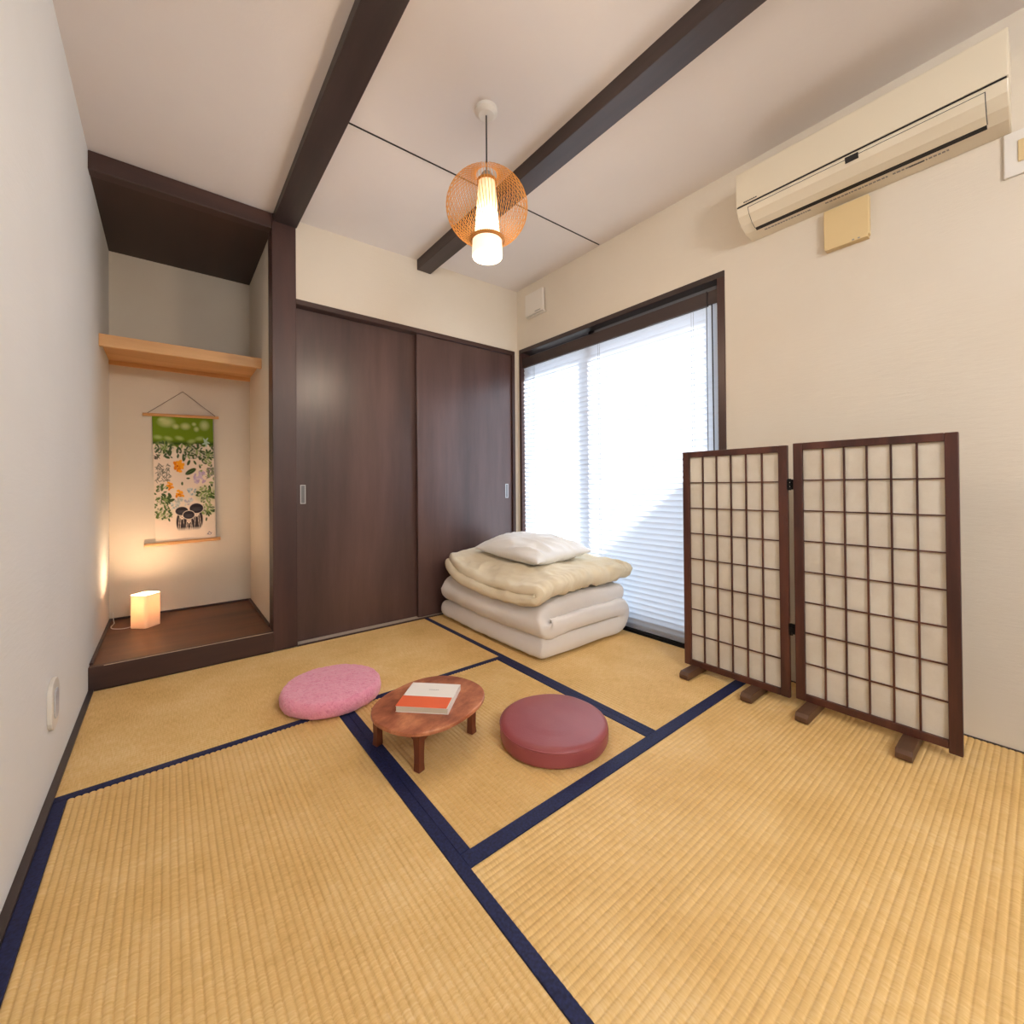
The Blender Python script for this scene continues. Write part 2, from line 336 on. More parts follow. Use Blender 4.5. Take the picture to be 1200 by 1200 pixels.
bm = bmesh.new(); add_tube(bm, [(2.166, 1.088, 1.87), (2.166, 1.088, 0.55)], 0.0021, 5); put(obj('pull_cord', bm, M_cord), bl)
bm = bmesh.new(); add_tube(bm, [(2.170, 1.062, 1.80), (2.170, 1.058, 0.75)], 0.0034, 6); put(obj('tilt_wand', bm, M_cord), bl)

M_concrete = plaster('outdoor_render', srgb(205, 205, 205), srgb(190, 190, 190))
struct('ground', (XR + 0.12, -3, -0.4), (8, 6, -0.3), M_concrete)
shade_wall = tag(box('added_shade_wall', (2.45, 0.80, -0.3), (4.2, 0.90, 1.155), M_concrete), 'pale rendered wall added outside the window to shade the blind', 'wall')  # unseen wall, added to cast the diagonal shade on the blind
shade_wall['kind'] = 'structure'; del shade_wall['label']; del shade_wall['category']; shade_wall.name = 'wall_added_shade'
struct('eaves', (XR + 0.12, -2.0, 2.10), (XR + 0.70, 4.0, 2.16), M_darky)

# ------------------------------------------------------------------ tatami mats
def tatami(name_label, x0, x1, y0, y1, ribs, borders):
    w_ = 0.028
    bx0 = x0 + (w_ if 'x0' in borders else 0); bx1 = x1 - (w_ if 'x1' in borders else 0); wy = 0.044 if 'y1' in borders else w_
    by0 = y0 + (w_ if 'y0' in borders else 0); by1 = y1 - (wy if 'y1' in borders else 0)
    t = tag(empty('tatami_mat', ((x0 + x1) / 2, (y0 + y1) / 2, -0.055)), name_label, 'mat', 'tatami mats')
    put(box('mat_core', (x0 + .001, y0 + .001, -0.055), (x1 - .001, y1 - .001, -0.004), M_matcore, bevel=0), t)
    bm = bmesh.new(); a0, a1 = (by0, by1) if ribs == 'x' else (bx0, bx1); b0, b1 = (bx0, bx1) if ribs == 'x' else (by0, by1)
    n = max(1, round((a1 - a0) / 0.0152)); prev = None; K = 8
    for i in range(n * K + 1):
        a = a0 + (a1 - a0) * i / (n * K); ph = (i % K) / K
        dp = 0.0025 if ribs == 'x' else 0.0036; h = -dp + dp * (abs(math.sin(math.pi * ph)) ** 0.45)
        p = [(b0, a, h), (b1, a, h)] if ribs == 'x' else [(a, b0, h), (a, b1, h)]
        cur = [bm.verts.new(q) for q in p]
        if prev: bm.faces.new((prev[0], prev[1], cur[1], cur[0]))
        prev = cur
    bmesh.ops.recalc_face_normals(bm, faces=bm.faces)
    for f in bm.faces:
        if f.normal.z < 0: f.normal_flip()
    put(obj('woven_cover', bm, M_rushx if ribs == 'x' else M_rushy, smooth=True), t)
    for b in borders:
        if b == 'x0': lo, hi = (x0, y0, -0.02), (bx0, y1, 0.0012)
        if b == 'x1': lo, hi = (bx1, y0, -0.02), (x1, y1, 0.0012)
        if b == 'y0': lo, hi = (x0, y0, -0.02), (x1, by0, 0.0012)
        if b == 'y1': lo, hi = (x0, by1, -0.02), (x1, y1, 0.0012)
        put(box('cloth_border', lo, hi, M_navy, bevel=0.001), t)
    return t
g = 0.001
tatami('tatami mat lying along the sliding doors and the alcove step', XL + 0.018, 1.331 - g, 1.750, YB - 0.012, 'x', ['y0'])
tatami('tatami mat under the futon stack beneath the blind', 1.331, XR - 0.006, 0.886, YB - 0.012, 'y', ['x0'])
tatami('half-size tatami mat carrying the low table and the burgundy cushion', 0.543, 1.331 - g, 0.886, 1.750 - g, 'y', ['x0', 'x1'])
tatami('tatami mat along the pale left wall in the foreground', XL + 0.018, 0.543 - g, -0.08, 1.750 - g, 'y', ['x0', 'x1'])
tatami('tatami mat in front of the folding screen, right foreground', 0.543, XR - 0.006, 0.0, 0.886 - g, 'x', ['y0', 'y1'])
# boards in front of the mats, behind the camera
struct('floor_boards', (XL + 0.018, YF, -0.055), (XR - 0.006, -0.085, 0.0), M_floorb)
struct('threshold', (0.543, -0.08, -0.055), (XR - 0.006, -0.002, 0.0), M_floorb)

# ------------------------------------------------------------------ scroll
def scroll():
    NX, NZ = 150, 330; x0, x1, zt, zb, y = -0.074, 0.236, 1.328, 0.540, YT - 0.012
    U, V = np.meshgrid(np.linspace(0, 1, NX), np.linspace(0, 1, NZ)); asp = (zt - zb) / (x1 - x0)
    img = np.zeros((NZ, NX, 3)); rng = np.random.default_rng(7)
    lin = lambda c: np.array(srgb(*c)[:3])
    img[:] = lin((236, 218, 200))
    # photo-crop coordinates (203..600, 250..1065) -> u, v
    def uv(px, py): return (px - 203) / 397, (py - 250) / 830
    PX = U * 397 + 203; PY = V * 830 + 250
    def ell(px, py, a, b, ang, col, soft=0.12, alpha=1.0):
        d = math.radians(ang); c, s = math.cos(d), math.sin(d); X = PX - px; Y = PY - py
        q = np.sqrt(((X * c + Y * s) / a) ** 2 + ((-X * s + Y * c) / b) ** 2)
        k = (np.clip((1 - q) / soft + 0.5, 0, 1) * alpha)[..., None]; img[:] = img * (1 - k) + lin(col) * k
    def leaf(px, py, a, b, ang, col):
        ell(px, py, a, b, ang, col, 0.2); ell(px, py, a * 0.9, 1.3, ang, (120, 140, 110), 0.5, 0.6)
    gm = np.clip((445 - PY + 10 * np.sin(PX / 13) + 8 * np.sin(PX / 7)) / 8, 0, 1)[..., None]
    gc = lin((112, 140, 34)); img[:] = img * (1 - gm) + gc * gm
    dk = (np.clip(1 - np.abs(PY - 425) / 26, 0, 1) * gm[..., 0])[..., None]; img[:] = img * (1 - dk) + lin((56, 78, 34)) * dk
    for px, py, a, b in ((290, 285, 42, 26), (350, 312, 18, 14), (412, 308, 26, 18), (470, 292, 12, 10), (485, 325, 14, 14), (540, 298, 26, 26), (265, 270, 20, 10)):
        ell(px, py, a, b, 0, (196, 204, 140), 1.2, 0.9)
    for px, py in ((235, 385), (300, 392), (372, 388), (450, 408), (505, 388)): ell(px, py, 24, 12, rng.uniform(-20, 20), (168, 186, 110), 1.1, 0.9)
    for k in range(5): ell(548 + 6 * math.cos(k * 1.26), 412 + 14 * math.sin(k * 1.26), 22, 6, k * 72 + 20, (176, 200, 176), 0.3)
    for px, py, r in ((275, 455, 52), (452, 470, 48), (560, 500, 46), (545, 768, 68), (255, 885, 48), (552, 875, 44), (270, 800, 40)):
        ell(px, py, r, r * 0.72, 0, (170, 186, 120), 1.0, 0.85)
        for k in range(11):
            a = k * 33 + rng.uniform(-10, 10); d = r * 0.78
            leaf(px + d * math.cos(math.radians(a)), py + 0.72 * d * math.sin(math.radians(a)), r * 0.36, r * 0.15, a + rng.uniform(-25, 25), (62, 84, 44))
        for k in range(5):
            a = k * 72 + 12; leaf(px + r * .35 * math.cos(math.radians(a)), py + r * .28 * math.sin(math.radians(a)), r * 0.26, r * 0.1, a, (104, 128, 62))
    for px, py, a, b, ang in ((235, 462, 28, 14, 50), (305, 492, 26, 13, 110), (370, 468, 24, 13, 70), (400, 508, 36, 13, 100), (428, 552, 20, 9, 115), (470, 552, 16, 7, 60), (440, 612, 40, 16, -28), (503, 578, 14, 7, 80), (508, 500, 36, 16, 95), (455, 512, 30, 14, 10), (535, 545, 24, 14, 40), (422, 658, 12, 6, 0), (382, 692, 12, 7, 90), (230, 730, 18, 11, -40), (262, 764, 16, 9, 30), (300, 768, 18, 9, 60), (240, 800, 24, 12, 20), (310, 802, 22, 9, -20), (292, 930, 12, 6, 70), (538, 940, 13, 6, 100), (555, 912, 11, 6, 80), (305, 905, 12, 6, 60), (580, 700, 18, 9, 80), (572, 560, 24, 12, 60)):
        leaf(px, py, a, b, ang, (60, 80, 44))
    for k in range(120):
        zone = k % 3
        if zone == 0: px, py = rng.uniform(205, 600), rng.uniform(435, 520)
        elif zone == 1: px, py = rng.uniform(205, 300), rng.uniform(700, 915)
        else: px, py = rng.uniform(500, 600), rng.uniform(520, 900)
        a = rng.uniform(9, 20); c = ((58, 78, 44), (84, 106, 52), (150, 166, 104))[k % 3 if k % 4 else 2]
        ell(px, py, a + 3, a * 0.45 + 3, 0, (232, 216, 198), 0.4, 0.7); leaf(px, py, a, a * 0.45, rng.uniform(0, 180), c)
    for k in range(90):   # hatched bushes left and right
        if k < 62: px, py = rng.uniform(218, 305), rng.uniform(560, 680)
        else: px, py = rng.uniform(550, 600), rng.uniform(590, 660)
        ell(px, py, 14, 2.6, rng.uniform(20, 80) * (1 if k % 2 else -1), (120, 116, 104), 0.5, 0.9)
    for k in range(14): ell(228 + rng.uniform(-14, 14), 512 + rng.uniform(-14, 14), 10, 2.5, k * 30, (70, 66, 60), 0.5)
    for cx, cy, R, n in ((362, 575, 40, 14), (302, 706, 27, 9), (364, 764, 32, 10)):
        for k in range(n):
            a = k * 2.4; d = R * math.sqrt(k / n); ell(cx + d * 0.75 * math.cos(a), cy + d * math.sin(a), R * 0.36, R * 0.25, k * 50, (244, 166, 44) if k % 3 else (228, 132, 30), 0.3)
        ell(cx - R * .2, cy, R * .16, R * .16, 0, (200, 90, 30), 0.5)
    for k in range(22): ell(497 + rng.uniform(-34, 34), 655 + rng.uniform(-34, 34), 15, 7, rng.uniform(0, 180), (186, 160, 196) if k % 2 else (206, 186, 206), 0.4, 0.85)
    for cx, cy, c1 in ((446, 748, (136, 164, 176)), (424, 812, (182, 176, 190)), (335, 838, (158, 176, 172)), (352, 808, (176, 184, 176))):
        for k in range(16): ell(cx + rng.uniform(-26, 26), cy + rng.uniform(-24, 24), 9, 6, rng.uniform(0, 180), c1 if k % 2 else (206, 210, 206), 0.4, 0.85)
    for cx, hy, w_, h_ in ((375, 876, 42, 28), (472, 862, 46, 33), (420, 904, 38, 27)):
        by = hy + 75
        ell(cx, by, w_ * 0.92, 74, 0, (58, 52, 56), 0.15)
        for s in (-1, 1):
            for q in range(2): ell(cx + s * w_ * (0.26 + 0.26 * q), by + 8, 2.0, 52, s * -6, (222, 206, 192), 0.6, 0.9)
        ell(cx, hy + 34, w_ * 0.38, 22, 0, (230, 212, 196), 0.2)
        for q in (-1, 1): ell(cx + q * 8, hy + 34, 4, 2, 0, (60, 52, 54), 0.5)
        ell(cx, hy + 44, 4, 2, 0, (60, 52, 54), 0.5)
        ell(cx, hy, w_ + 4, h_ + 4, 0, (226, 208, 192), 0.06); ell(cx, hy, w_, h_, 0, (52, 48, 54), 0.06)
        for q in range(4): ell(cx, hy - h_ * 0.1 + q * 6, w_ * 0.8, 1.5, 0, (96, 92, 98), 0.6, 0.7)
    fade = np.clip((PY - 985) / 25, 0, 1)[..., None]; img[:] = img * (1 - fade) + lin((236, 218, 200)) * fade
    for px, py, a, ang in ((548, 1036, 12, -50), (560, 1030, 10, 40), (568, 1040, 10, -60), (552, 1044, 9, 10)): ell(px, py, a, 2.2, ang, (96, 90, 120), 0.6)
    t = tag(empty('hanging_scroll', (0.08, YT - 0.012, 0.52)), 'cloth scroll with leaves, orange flowers and three hatted figures in the alcove', 'scroll')
    bm = bmesh.new(); vs = []
    for j in range(NZ):
        row = []
        for i in range(NX):
            u, v = i / (NX - 1), j / (NZ - 1)
            zbot = zb - 0.004 + 0.006 * u + (0)
            row.append(bm.verts.new((x0 + (x1 - x0) * u + 0.018 * v * (1 - u) * 0.9 + 0.014 * v * u, y - 0.001 - 0.003 * math.sin(u * 7 + v * 2) * v, zt + (0.010) * u - v * (zt - zbot + 0.010 * u))))
        vs.append(row)
    for j in range(NZ - 1):
        for i in range(NX - 1): bm.faces.new((vs[j][i], vs[j + 1][i], vs[j + 1][i + 1], vs[j][i + 1]))
    m = mat('printed_cotton', (1, 1, 1, 1), 0.9, 0.1); at = nd(m, 'ShaderNodeVertexColor'); at.layer_name = 'print'; ln(m, at.outputs[0], pr(m).inputs['Base Color'])
    o = put(obj('printed_cloth', bm, m, smooth=True), t)
    ca = o.data.color_attributes.new('print', 'FLOAT_COLOR', 'POINT'); buf = np.ones((NX * NZ, 4)); buf[:, :3] = img.reshape(-1, 3); ca.data.foreach_set('color', buf.ravel())
    def rod(z0, z1, xa, xb, r, nm):
        bm = bmesh.new(); add_tube(bm, [(xa, y - 0.006, z0), (xb, y - 0.006, z1)], r, 10); r_ = put(obj(nm, bm, M_pine, smooth=False), t); return r_
    rod(1.336, 1.348, -0.118, 0.268, 0.0095, 'top_rod'); rod(0.531, 0.543, -0.112, 0.276, 0.0105, 'bottom_rod')
    bm = bmesh.new(); add_tube(bm, [(-0.100, y - 0.004, 1.342), (0.078, y + 0.006, 1.500), (0.252, y - 0.004, 1.354)], 0.0016, 5); put(obj('hanging_cord', bm, M_foot), t)
    bm = bmesh.new(); add_tube(bm, [(0.240, y - 0.002, 1.34), (0.256, y - 0.002, 0.545)], 0.001, 4); put(obj('side_string', bm, M_greytxt), t)
scroll()

# ------------------------------------------------------------------ alcove lamp
def alcove_lamp():
    c = Vector((-0.098, 3.205, 0.102)); t = tag(empty('table_lamp', c, math.radians(47)), 'small square paper lamp glowing on the dark alcove board', 'lamp')
    s, r, h = 0.049, 0.014, 0.183; prof = []
    for k, (sx, sy) in enumerate(((1, 1), (-1, 1), (-1, -1), (1, -1))):
        for q in range(5):
            a = math.radians(k * 90 + q * 22.5); prof.append((sx * (s - r) + r * math.cos(a), sy * (s - r) + r * math.sin(a)))
    bm = bmesh.new(); n = len(prof)
    for sc in (1.0,):
        lo = [bm.verts.new((x, y, 0)) for x, y in prof]; hi = [bm.verts.new((x, y, h)) for x, y in prof]
        for i in range(n): bm.faces.new((lo[i], lo[(i + 1) % n], hi[(i + 1) % n], hi[i]))
    o = obj('paper_shade', bm, M_lshade, t); so = o.modifiers.new('s', 'SOLIDIFY'); so.thickness = 0.0015
    bm = bmesh.new(); add_lathe(bm, [(0, 0), (0.036, 0), (0.036, 0.012), (0.014, 0.016), (0.014, 0.045), (0, 0.045)], n=20); obj('socket', bm, M_whitepl, t, smooth=False)
    bm = bmesh.new(); add_lathe(bm, [(0, 0.045), (0.011, 0.048), (0.02, 0.07), (0.02, 0.085), (0.01, 0.1), (0, 0.103)], n=20)
    me = mat('warm_bulb', srgb(255, 220, 170), 0.5); pr(me).inputs['Emission Color'].default_value = (1.0, 0.62, 0.28, 1); pr(me).inputs['Emission Strength'].default_value = 6
    obj('bulb', bm, me, t, smooth=True)
    l = bpy.data.lights.new('bulb_light', 'POINT'); l.energy = 6.6; l.color = (1.0, 0.68, 0.42); l.shadow_soft_size = 0.03
    lo = bpy.data.objects.new('bulb_light', l); COL.objects.link(lo); lo.parent = t; lo.location = (0, 0, 0.150)
    bm = bmesh.new(); q = [c + Vector(v) for v in ((-0.045, 0.02, 0.006), (-0.09, 0.0, 0.004), (-0.135, 0.03, 0.004), (-0.15, 0.08, 0.004), (-0.142, 0.15, 0.006), (-0.15, 0.22, 0.012), (-0.155, 0.262, 0.05))]
    P = []
    for i in range(len(q) - 1):
        p0, p1, p2, p3 = q[max(i - 1, 0)], q[i], q[i + 1], q[min(i + 2, len(q) - 1)]
        for k in range(6):
            u = k / 6; P.append(0.5 * ((2 * p1) + (p2 - p0) * u + (2 * p0 - 5 * p1 + 4 * p2 - p3) * u * u + (3 * p1 - p0 - 3 * p2 + p3) * u ** 3))
    add_tube(bm, P, 0.0026, 6); put(obj('power_cord', bm, M_cordw, smooth=True), t)
alcove_lamp()

# ------------------------------------------------------------------ pendant lamp
def pendant():
    t = tag(empty('pendant_lamp', (0.995, 1.385, 1.765)), 'bamboo strip globe pendant with a glowing white paper tube', 'lamp')
    dz = -1.765
    stops = [(0.0, (1, 0.88, 0.60, 1)), (0.35, (1, 0.86, 0.56, 1)), (0.6, (0.42, 0.29, 0.13, 1)), (1.0, (0.16, 0.09, 0.03, 1))]
    ME = m_emit('lit_paper_tube', stops, 1.86 + dz, 2.09 + dz, 2.3)
    MD = m_emit('lit_paper_drum', [(0, (1, 0.90, 0.68, 1)), (1, (1, 0.84, 0.56, 1))], 0.02, 0.09, 0.62)
    l = bpy.data.lights.new('pendant_light', 'POINT'); l.energy = 10; l.color = (1.0, 0.80, 0.60); l.shadow_soft_size = 0.055
    lo = bpy.data.objects.new('pendant_light', l); COL.objects.link(lo); lo.parent = t; lo.location = (0, 0, -0.04)
    bm = bmesh.new(); add_lathe(bm, [(0.034, 2.088 + dz), (0.040, 2.01 + dz), (0.046, 1.93 + dz), (0.0525, 1.858 + dz)], n=40)
    obj('paper_tube', bm, ME, t, smooth=True)
    bm = bmesh.new(); add_lathe(bm, [(0.0585, 1.853 + dz), (0.0605, 1.81 + dz), (0.0605, 1.794 + dz), (0.057, 1.788 + dz), (0.0, 1.788 + dz)], n=40); obj('paper_drum', bm, MD, t, smooth=False)
    MR = mat('bamboo_hoop', srgb(196, 128, 48), 0.5)
    def hoop(r, z, h, nm):
        bm = bmesh.new(); add_lathe(bm, [(r, z - h), (r + 0.003, z - h), (r + 0.003, z + h), (r, z + h)], n=40, close=True); obj(nm, bm, MR, t)
    hoop(0.058, 1.857 + dz, 0.004, 'lower_hoop'); hoop(0.036, 2.090 + dz, 0.005, 'upper_hoop')
    # cage strips, twisted, every strip runs top to bottom
    bm = bmesh.new(); N = 84
    def cage(u):   # u 0 top .. 1 bottom -> r, z
        a = math.pi * (0.075 + 0.80 * u)
        r = 0.160 * math.sin(a) ** 0.92; z = 1.985 + 0.138 * math.cos(a)
        return max(r, 0.037), z + dz
    for k in range(N):
        p = []; tw = 0.10
        for i in range(19):
            u = i / 18; r, z = cage(u); a = 2 * math.pi * k / N + tw * (u - 0.5) * 2; r += (0.0012 if k % 2 else -0.0012)
            p.append((r * math.cos(a), r * math.sin(a), z))
        add_tube(bm, p, 0.00115, 4, cap=False)
    tag(obj('bamboo_strips', bm, M_bamboo, t, smooth=True), kind='stuff')
    rb, zb = cage(1.0)
    bm = bmesh.new(); add_lathe(bm, [(rb - 0.002, zb - 0.004), (rb + 0.003, zb - 0.004), (rb + 0.003, zb + 0.004), (rb - 0.002, zb + 0.004)], n=48, close=True); obj('cage_rim', bm, MR, t)
    bm = bmesh.new(); add_lathe(bm, [(0, 0.368), (0.010, 0.368), (0.018, 0.360), (0.022, 0.352), (0.022, 0.340), (0, 0.340)], n=24); obj('cap', bm, M_greytxt, t, smooth=False)
    top = zc(0.995) - 1.765
    bm = bmesh.new(); add_tube(bm, [(0, 0, 0.37), (0, 0, top)], 0.003, 8); obj('cord', bm, M_cord, t)
    bm = bmesh.new(); add_lathe(bm, [(0, top), (0.045, top), (0.045, top - 0.014), (0.03, top - 0.026), (0, top - 0.026)], n=28); obj('ceiling_rose', bm, M_whitepl, t)
pendant()

# ------------------------------------------------------------------ air conditioner and wall fittings
def aircon():
    t = tag(empty('air_conditioner', (XR, 0.46, 2.02)), 'ivory wall-mounted air conditioner high on the right wall', 'air conditioner')
    y0, y1 = 0.06, 0.862
    prof = [(2.163, 2.022), (2.085, 2.030), (2.040, 2.048), (2.010, 2.076), (1.997, 2.108), (1.997, 2.112), (2.02, 2.116), (2.02, 2.262), (2.045, 2.285), (2.163, 2.292)]
    bm = bmesh.new(); add_prism(bm, prof, y0, y1, 'y'); put(obj('casing', bm, M_acpl, bevel=0.006), t)
    bm = bmesh.new(); add_prism(bm, [(1.994, 2.1165), (1.994, 2.262), (2.022, 2.282), (2.022, 2.1165)], y0, y1, 'y'); put(obj('front_panel', bm, M_acpl, bevel=0.004), t)
    put(box('panel_gap', (1.9955, y0 + 0.004, 2.1125), (2.02, y1 - 0.004, 2.1165), M_black, bevel=0), t)
    # louver flap lies on the curved underside
    def off(p, q, a, d):   # point at fraction a of segment p-q pushed out by d
        v = Vector((q[0] - p[0], q[1] - p[1])); n = Vector((-v.y, v.x)).normalized()
        s = Vector(p) + v * a
        if (s + n).x > s.x: n = -n
        return (s + n * d)
    # segment order from the top of the curve downward
    F = [(1.9985, 2.098), (2.010, 2.076), (2.040, 2.048), (2.072, 2.0355)]
    out = [Vector(p) + Vector((-0.0022, -0.0022)) for p in F]
    bm = bmesh.new(); ya, yb = y0 + 0.05, y1 - 0.05
    pts = [(p.x, p.y) for p in out] + [(p[0] + 0.004, p[1] + 0.004) for p in F[::-1]]
    bm2 = bmesh.new(); seam = [(p[0] - 0.0012, p[1] - 0.0012) for p in [(1.9982, 2.1005)] + F[1:]] + [(p[0] + 0.004, p[1] + 0.004) for p in F[::-1]]
    add_prism(bm2, seam, ya - 0.0022, yb + 0.0022, 'y'); put(obj('louver_seam', bm2, M_darktxt), t)
    add_prism(bm, pts, ya, yb, 'y'); fl = put(obj('louver', bm, M_acpl, bevel=0.001), t)
    bm = bmesh.new(); add_prism(bm, [(2.0715, 2.0325), (2.086, 2.0275), (2.088, 2.0325), (2.0735, 2.0375)], ya, yb, 'y'); put(obj('outlet_slot', bm, M_black), t)
    # indicator marks and display on the curved lip
    def chip(nm, m, ya, yb, za, zb, d=0.0012):
        f = lambda z: 1.997 + (2.108 - z) * 0.30 - d
        bm = bmesh.new(); v = [bm.verts.new(p) for p in ((f(za), ya, za), (f(za), yb, za), (f(zb), yb, zb), (f(zb), ya, zb))]; bm.faces.new(v)
        o = put(obj(nm, bm, m), t); s = o.modifiers.new('s', 'SOLIDIFY'); s.thickness = 0.0015; s.offset = 0
    chip('display', M_black, 0.425, 0.465, 2.084, 2.104, 0.004)
    for yy in (0.495, 0.522, 0.549): chip('button', M_greytxt, yy, yy + 0.007, 2.094, 2.099)
    bm = bmesh.new()
    for k in range(7): add_box(bm, (1.9925, 0.775 + 0.008 * k, 2.122), (1.9945, 0.781 + 0.008 * k, 2.1265))
    put(obj('maker_mark', bm, M_darktxt), t)
    # tiny print under the slot
    rng = random.Random(3); bm = bmesh.new(); yy = 0.20
    while yy < 0.78:
        wd = rng.uniform(0.004, 0.012)
        if not (0.34 < yy < 0.36 or 0.56 < yy < 0.60): add_box(bm, (2.104, yy, 2.0265), (2.112, yy + wd, 2.0280))
        yy += wd + 0.003
    tag(put(obj('small_print', bm, M_greytxt), t), kind='stuff')
    put(box('print_bar', (2.104, 0.262, 2.0262), (2.112, 0.302, 2.0272), M_darktxt, bevel=0), t)
aircon()
t = tag(empty('wiring_cover', (XR, 0.492, 1.84)), 'yellowed square plastic cover directly below the air conditioner', 'cover box')
put(box('box_body', (2.135, 0.424, 1.852), (XR, 0.572, 2.008), M_yellow, bevel=0.003), t)
put(box('lower_lip', (2.131, 0.428, 1.842), (XR, 0.568, 1.852), M_yellow, bevel=0.001), t)
for yy in (0.452, 0.47): put(box('lip_mark', (2.1300, yy, 1.845), (2.1315, yy + 0.007, 1.850), M_greytxt, bevel=0), t)
t = tag(empty('air_vent', (XR, 2.385, 2.14)), 'small white square air vent near the corner above the window', 'vent')
put(box('vent_cover', (2.132, 2.285, 2.160), (2.152, 2.480, 2.325), M_whitepl, bevel=0.004), t)
put(box('vent_base', (2.152, 2.298, 2.170), (XR, 2.468, 2.315), M_greytxt, bevel=0.002), t)
put(box('bottom_lip', (2.136, 2.275, 2.148), (XR, 2.470, 2.156), M_whitepl, bevel=0.002), t)
put(box('pull_tab', (2.1305, 2.31, 2.170), (2.133, 2.37, 2.176), M_greytxt, bevel=0.0), t)
t = tag(empty('switch_plate', (XR, 0.02, 1.86)), 'pale switch plate high on the right wall beside the air conditioner', 'switch')
put(box('plate', (2.153, -0.045, 1.876), (XR, 0.079, 2.02), M_whitepl, bevel=0.003), t)
put(box('switch_rocker', (2.149, -0.02, 1.915), (2.154, 0.048, 1.985), M_yellow, bevel=0.002), t)
t = tag(empty('wall_outlet', (XL, 1.85, 0.17)), 'white oval outlet cover low on the left wall', 'outlet')
def rrect(y0, y1, z0, z1, r, x0, x1, nm, m):
    pts = []
    for k, (cy, cz) in enumerate(((y1 - r, z1 - r), (y0 + r, z1 - r), (y0 + r, z0 + r), (y1 - r, z0 + r))):
        for q in range(6): a = math.radians(90 * k + 18 * q); pts.append((cy + r * math.cos(a), cz + r * math.sin(a)))
    bm = bmesh.new(); add_prism(bm, pts, x0, x1, 'x'); return put(obj(nm, bm, m, bevel=0.002), t)
rrect(1.79, 1.90, 0.175, 0.32, 0.045, XL, XL + 0.011, 'cover_plate', M_whitepl)
rrect(1.818, 1.872, 0.205, 0.29, 0.02, XL + 0.011, XL + 0.014, 'socket_face', mat('socket_grey', srgb(200, 200, 204), 0.4))

# ------------------------------------------------------------------ folding screen
def screen():
    t = tag(empty('folding_screen', (1.93, 0.63, 0)), 'two-panel paper folding screen with dark red-brown lattice standing before the right wall', 'screen')
    bars_v = bars_h = None
    for (xf, y0, y1, z0, z1, feet, ext) in ((1.914, 0.645, 1.087, 0.030, 1.031, (1.032, 0.768), 1), (1.926, 0.172, 0.628, 0.034, 1.037, (0.573, 0.293), 0)):
        T = 0.020; sw, rw = 0.032, 0.027; bm = bmesh.new()
        add_box(bm, (xf, y0, z0 - (0.012 if not ext else 0)), (xf + T, y0 + sw, z1)); add_box(bm, (xf, y1 - sw, z0), (xf + T, y1, z1))
        add_box(bm, (xf + .001, y0 + sw, z0), (xf + T - .001, y1 - sw, z0 + rw)); add_box(bm, (xf + .001, y0 + sw, z1 - rw), (xf + T - .001, y1 - sw, z1))
        f = put(obj('panel_frame', bm, M_screen, bevel=0.0025), t)
        ya, yb, za, zb = y0 + sw, y1 - sw, z0 + rw, z1 - rw
        bpy.context.view_layer.update()
        def sub(o): o.parent = f; o.matrix_parent_inverse = f.matrix_world.inverted()
        sub(box('paper_sheet', (xf + 0.0125, ya, za), (xf + 0.0135, yb, zb), M_paper, bevel=0))
        for k in range(1, 6):
            y = ya + (yb - ya) * k / 6; sub(box('lattice_bar', (xf + 0.005, y - 0.0027, za), (xf + 0.0124, y + 0.0027, zb), M_screen, bevel=0))
        for k in range(1, 8):
            z = za + (zb - za) * k / 8; sub(box('lattice_bar', (xf + 0.0062, ya, z - 0.0022), (xf + 0.0124, yb, z + 0.0022), M_screen, bevel=0))
        for y in feet:
            bm = bmesh.new(); add_prism(bm, [(1.812, 0.0014), (1.807, 0.006), (1.807, 0.022), (1.818, 0.0335), (2.046, 0.0335), (2.056, 0.022), (2.056, 0.0014)], y - 0.021, y + 0.021, 'y')
            sub(obj('foot', bm, M_foot, bevel=0.002))
    for z in (0.875, 0.305):
        bm = bmesh.new()
        for dz in (-0.016, 0.0, 0.016): add_tube(bm, [(1.913, 0.6365, z + dz - 0.0065), (1.913, 0.6365, z + dz + 0.0065)], 0.0065, 10)
        add_box(bm, (1.9125, 0.6365, z - 0.02), (1.9145, 0.6455, z + 0.02)); add_box(bm, (1.9205, 0.627, z - 0.02), (1.9255, 0.6365, z + 0.02))
        put(obj('hinge', bm, M_hinge), t)
screen()

